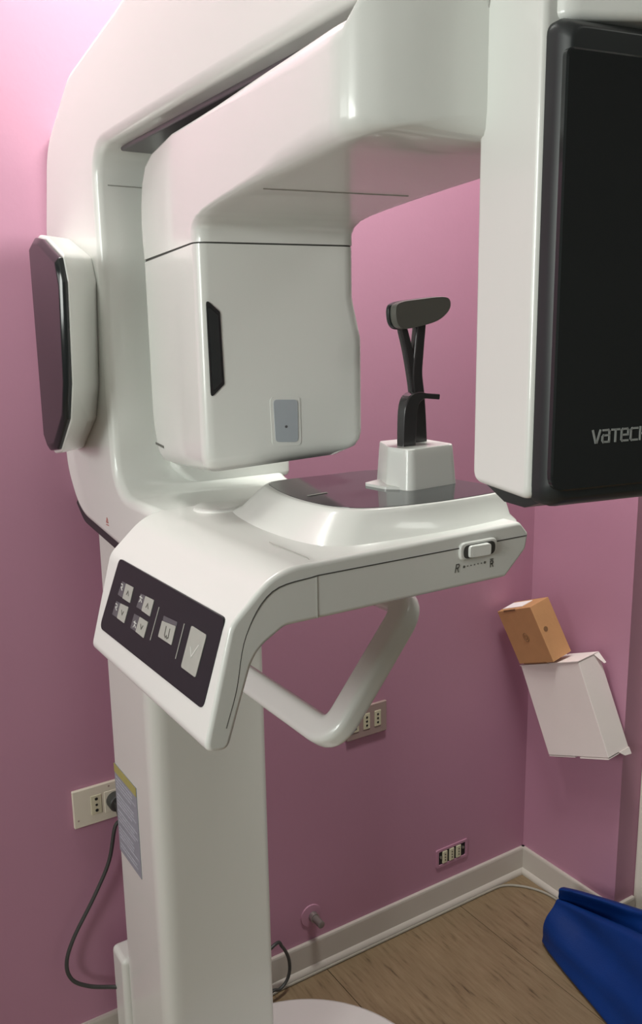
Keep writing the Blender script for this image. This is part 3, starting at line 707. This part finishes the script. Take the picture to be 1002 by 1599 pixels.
# ------------------------------------------------------------------ boxes leaning on the right wall
def rotM(a, b, c): return Matrix.Rotation(a, 3, 'Z') @ Matrix.Rotation(b, 3, 'Y') @ Matrix.Rotation(c, 3, 'X')
class Frame:
    def __init__(s, P, R_): s.P = Vector(P); s.R = R_
    def __call__(s, x, y, z): return s.P + s.R @ Vector((x, y, z))
def fbox(F, a, b, mb=None):
    mb = mb or MB(); t = MB().box(a, b); return mb.add([F(*v) for v in t.v], t.f)
def px_anchor(px, py, y): return at(px, py, y=y)
FW = Frame(px_anchor(950, 1184, -.357), rotM(-1.5636, -.3635, .0993)); k_ = (-.357 - CAM.y) / (-.35 - CAM.y)
w, d, hh = .2086 * k_, .0800 * k_, .2524 * k_
t = thing('white_carton', FW(0, 0, 0), 'pinkish white cardboard carton tilted against the wall under the brown box', 'box')
fbox(FW, (-w, 0, 0), (0, d, hh)).build('box_body', M['card'], t, bevel=.0015, seg=2)
e = .0035
fbox(FW, (-w, -.004, hh), (-w * .52, d * .98, hh + .0015)).build('top_flap', M['card'], t)
fbox(FW, (-w * .47, -.003, hh + .0005), (.002, d * .98, hh + .002)).build('top_flap', M['card'], t)
mb = MB(); mb.add([FW(0, d * .1, hh + .001), FW(0, d, hh + .001), FW(.022, d, hh - .022), FW(.022, d * .1, hh - .022), FW(.0, d * .1, hh + .003), FW(0, d, hh + .003), FW(.024, d, hh - .021), FW(.024, d * .1, hh - .021)],
       [(0,3,2,1),(4,5,6,7),(0,1,5,4),(1,2,6,5),(2,3,7,6),(3,0,4,7)]); 
mb2 = MB(); mb2.add([FW(.0, d * .75, hh), FW(0, d, hh), FW(.014, d, hh - .028), FW(.014, d * .9, hh - .028), FW(.001, d * .75, hh), FW(.001, d, hh + .0015), FW(.015, d, hh - .028), FW(.015, d * .9, hh - .028)],
       [(0,3,2,1),(4,5,6,7),(0,1,5,4),(1,2,6,5),(2,3,7,6),(3,0,4,7)]); mb2.build('corner_tab', M['card'], t)
fbox(FW, (-w, .001, -.004), (-w * .55, d, -.0015)).build('bottom_flap', M['card'], t)
fbox(FW, (-w * .46, -.001, -.0045), (-.002, d, -.0015)).build('bottom_flap', M['card'], t)
mb2 = MB(); mb2.add([FW(-.002, d * .5, 0), FW(-.002, d, 0), FW(.0, d, -.018), FW(.0, d * .7, -.014), FW(.002, d * .5, 0), FW(.002, d, 0), FW(.003, d, -.018), FW(.003, d * .7, -.014)],
       [(0,3,2,1),(4,5,6,7),(0,1,5,4),(1,2,6,5),(2,3,7,6),(3,0,4,7)]); mb2.build('corner_tab', M['card'], t)
FB_y = -.205
FB = Frame(px_anchor(864, 1034, FB_y), rotM(-1.642, -.3642, .2453)); k_ = (FB_y - CAM.y) / (-.30 - CAM.y)
w2, d2, h2 = .1275 * k_, .0636 * k_, .1441 * k_
t = thing('brown_box', FB(0, 0, 0), 'small brown cardboard box resting tilted on top of the white carton', 'box')
fbox(FB, (-w2, 0, 0), (0, d2, h2)).build('box_body', M['kraft'], t, bevel=.001, seg=2)
fbox(FB, (-w2 * .8, -.0012, h2 - .004), (-w2 * .45, .001, h2 + .0008)).build('tuck_tab', M['kraftdark'], t)
fbox(FB, (-w2 * .86, -.0012, -.001), (-w2 * .2, .002, .002)).build('tuck_tab', M['kraftdark'], t)
mb = MB(); o = (-w2 * .47, -.0005, h2 * .48)
ringp = [FB(o[0] + .010 * math.cos(a), -.0006, o[2] + .012 * math.sin(a)) for a in [k * math.pi / 8 for k in range(16)]]
tube(ringp, .0009, 5, mb, closed=True)
ringp = [FB(o[0] + .005 * math.cos(a), -.0006, o[2] + .006 * math.sin(a)) for a in [k * math.pi / 4 for k in range(8)]]
tube(ringp, .0008, 5, mb, closed=True); mb.build('round_print', M['kraftdark'], t)
MB().loft([[FB(dx, d2 * .28 + .007 * math.cos(a), h2 * .55 + .007 * math.sin(a)) for a in [k * math.pi / 6 for k in range(12)]] for dx in (-.0004, .0007)]).build('finger_notch', M['kraftdark'], t)
fbox(FB, (-w2 * .93, d2 * .2, h2 + .0004), (-w2 * .35, d2 * .8, h2 + .0018)).build('paper_insert', M['paper'], t)
# small wire bracket that carries the carton
b0 = FW(-w * .9, d * .6, -.006); b1 = FW(-w * .82, d * .98, -.006)
W = thing('wire_bracket', (b1.x, b1.y, b1.z), 'thin bent wire bracket fixed to the wall under the white carton', 'bracket')
bw = [Vector((0, FW(-w * .93, 0, 0).y, FW(-w * .93, d, -.03).z)), FW(-w * .93, d * .85, -.016), FW(-w * .93, d * .1, -.0065), FW(-w * .80, d * .1, -.0065), FW(-w * .80, d * .85, -.016), Vector((0, FW(-w * .80, 0, 0).y, FW(-w * .80, d, -.03).z))]
tube(bw, .0018, 6).build('bracket_wire', M['metal'], W, smooth=True)
bw = [Vector((0, FW(-w * .2, 0, 0).y, FW(-w * .2, d, -.02).z)), FW(-w * .2, d * .85, -.0065), FW(-w * .2, d * .5, -.0065), FW(-w * .06, d * .5, -.0065), FW(-w * .06, d * .85, -.0065), Vector((0, FW(-w * .06, 0, 0).y, FW(-w * .06, d, -.02).z))]
tube(bw, .0018, 6).build('bracket_wire', M['metal'], W, smooth=True)

# ------------------------------------------------------------------ blue lead apron folded on the floor
def apron():
    from mathutils import noise
    #  y, left foot x, ridge x, ridge z, notch depth
    ST = [(-.262, -.178, -.132, .120, .000), (-.266, -.190, -.135, .142, .012), (-.30, -.204, -.124, .149, .034), (-.375, -.226, -.106, .163, .034), (-.49, -.254, -.10, .197, .016),
          (-.62, -.290, -.10, .232, .004), (-.80, -.335, -.10, .27, .0), (-1.0, -.385, -.10, .30, .0), (-1.2, -.43, -.10, .31, .0)]
    def lerp(t):
        t *= len(ST) - 1; i = min(int(t), len(ST) - 2); f = t - i
        return [a * (1 - f) + b * f for a, b in zip(ST[i], ST[i + 1])]
    secs = []; N = 70
    for k in range(N + 1):
        y, xl, xr, zr, nd = lerp(k / N)
        dx = xr - xl
        pts = [(xl, .002), (xl - .006, .012), (xl + dx * .10, zr * .22), (xl + dx * .30, zr * .50), (xl + dx * .55, zr * .76), (xl + dx * .66, zr * .83),
               (xl + dx * .76 + nd * .25, zr * .84 - nd * .15), (xl + dx * .84 + nd * .6, zr * .80 - nd), (xl + dx * .95 + nd * .4, zr * .90 - nd * .5), (xr - .004, zr * .99), (xr + .010, zr * 1.0),
               (xr + .026, zr * .94), (xr + .055, zr * .7), (-.030, zr * .35), (-.030, .002)]
        P = smoothpath([Vector((a, y, b)) for a, b in pts], 4)
        out = []
        for j, p in enumerate(P):
            q = Vector((p.x * 7 + 3 * p.z, p.y * 2.2, p.z * 14))
            n = noise.noise(q) * .016 + noise.noise(q * 2.3) * .006
            w = min(1, p.z / .03) * min(1, k / 6)
            out.append(Vector((min(-.026, p.x - n * w), p.y, max(.001, p.z + n * w * .8))))
        secs.append(out)
    # thin closed lip at the far end
    o = MB().loft(secs).build('lead_apron', M['blue'], smooth=True, sharp=70)
    tag(o, 'royal blue folded lead apron lying on the floor by the right wall', 'apron')
apron()
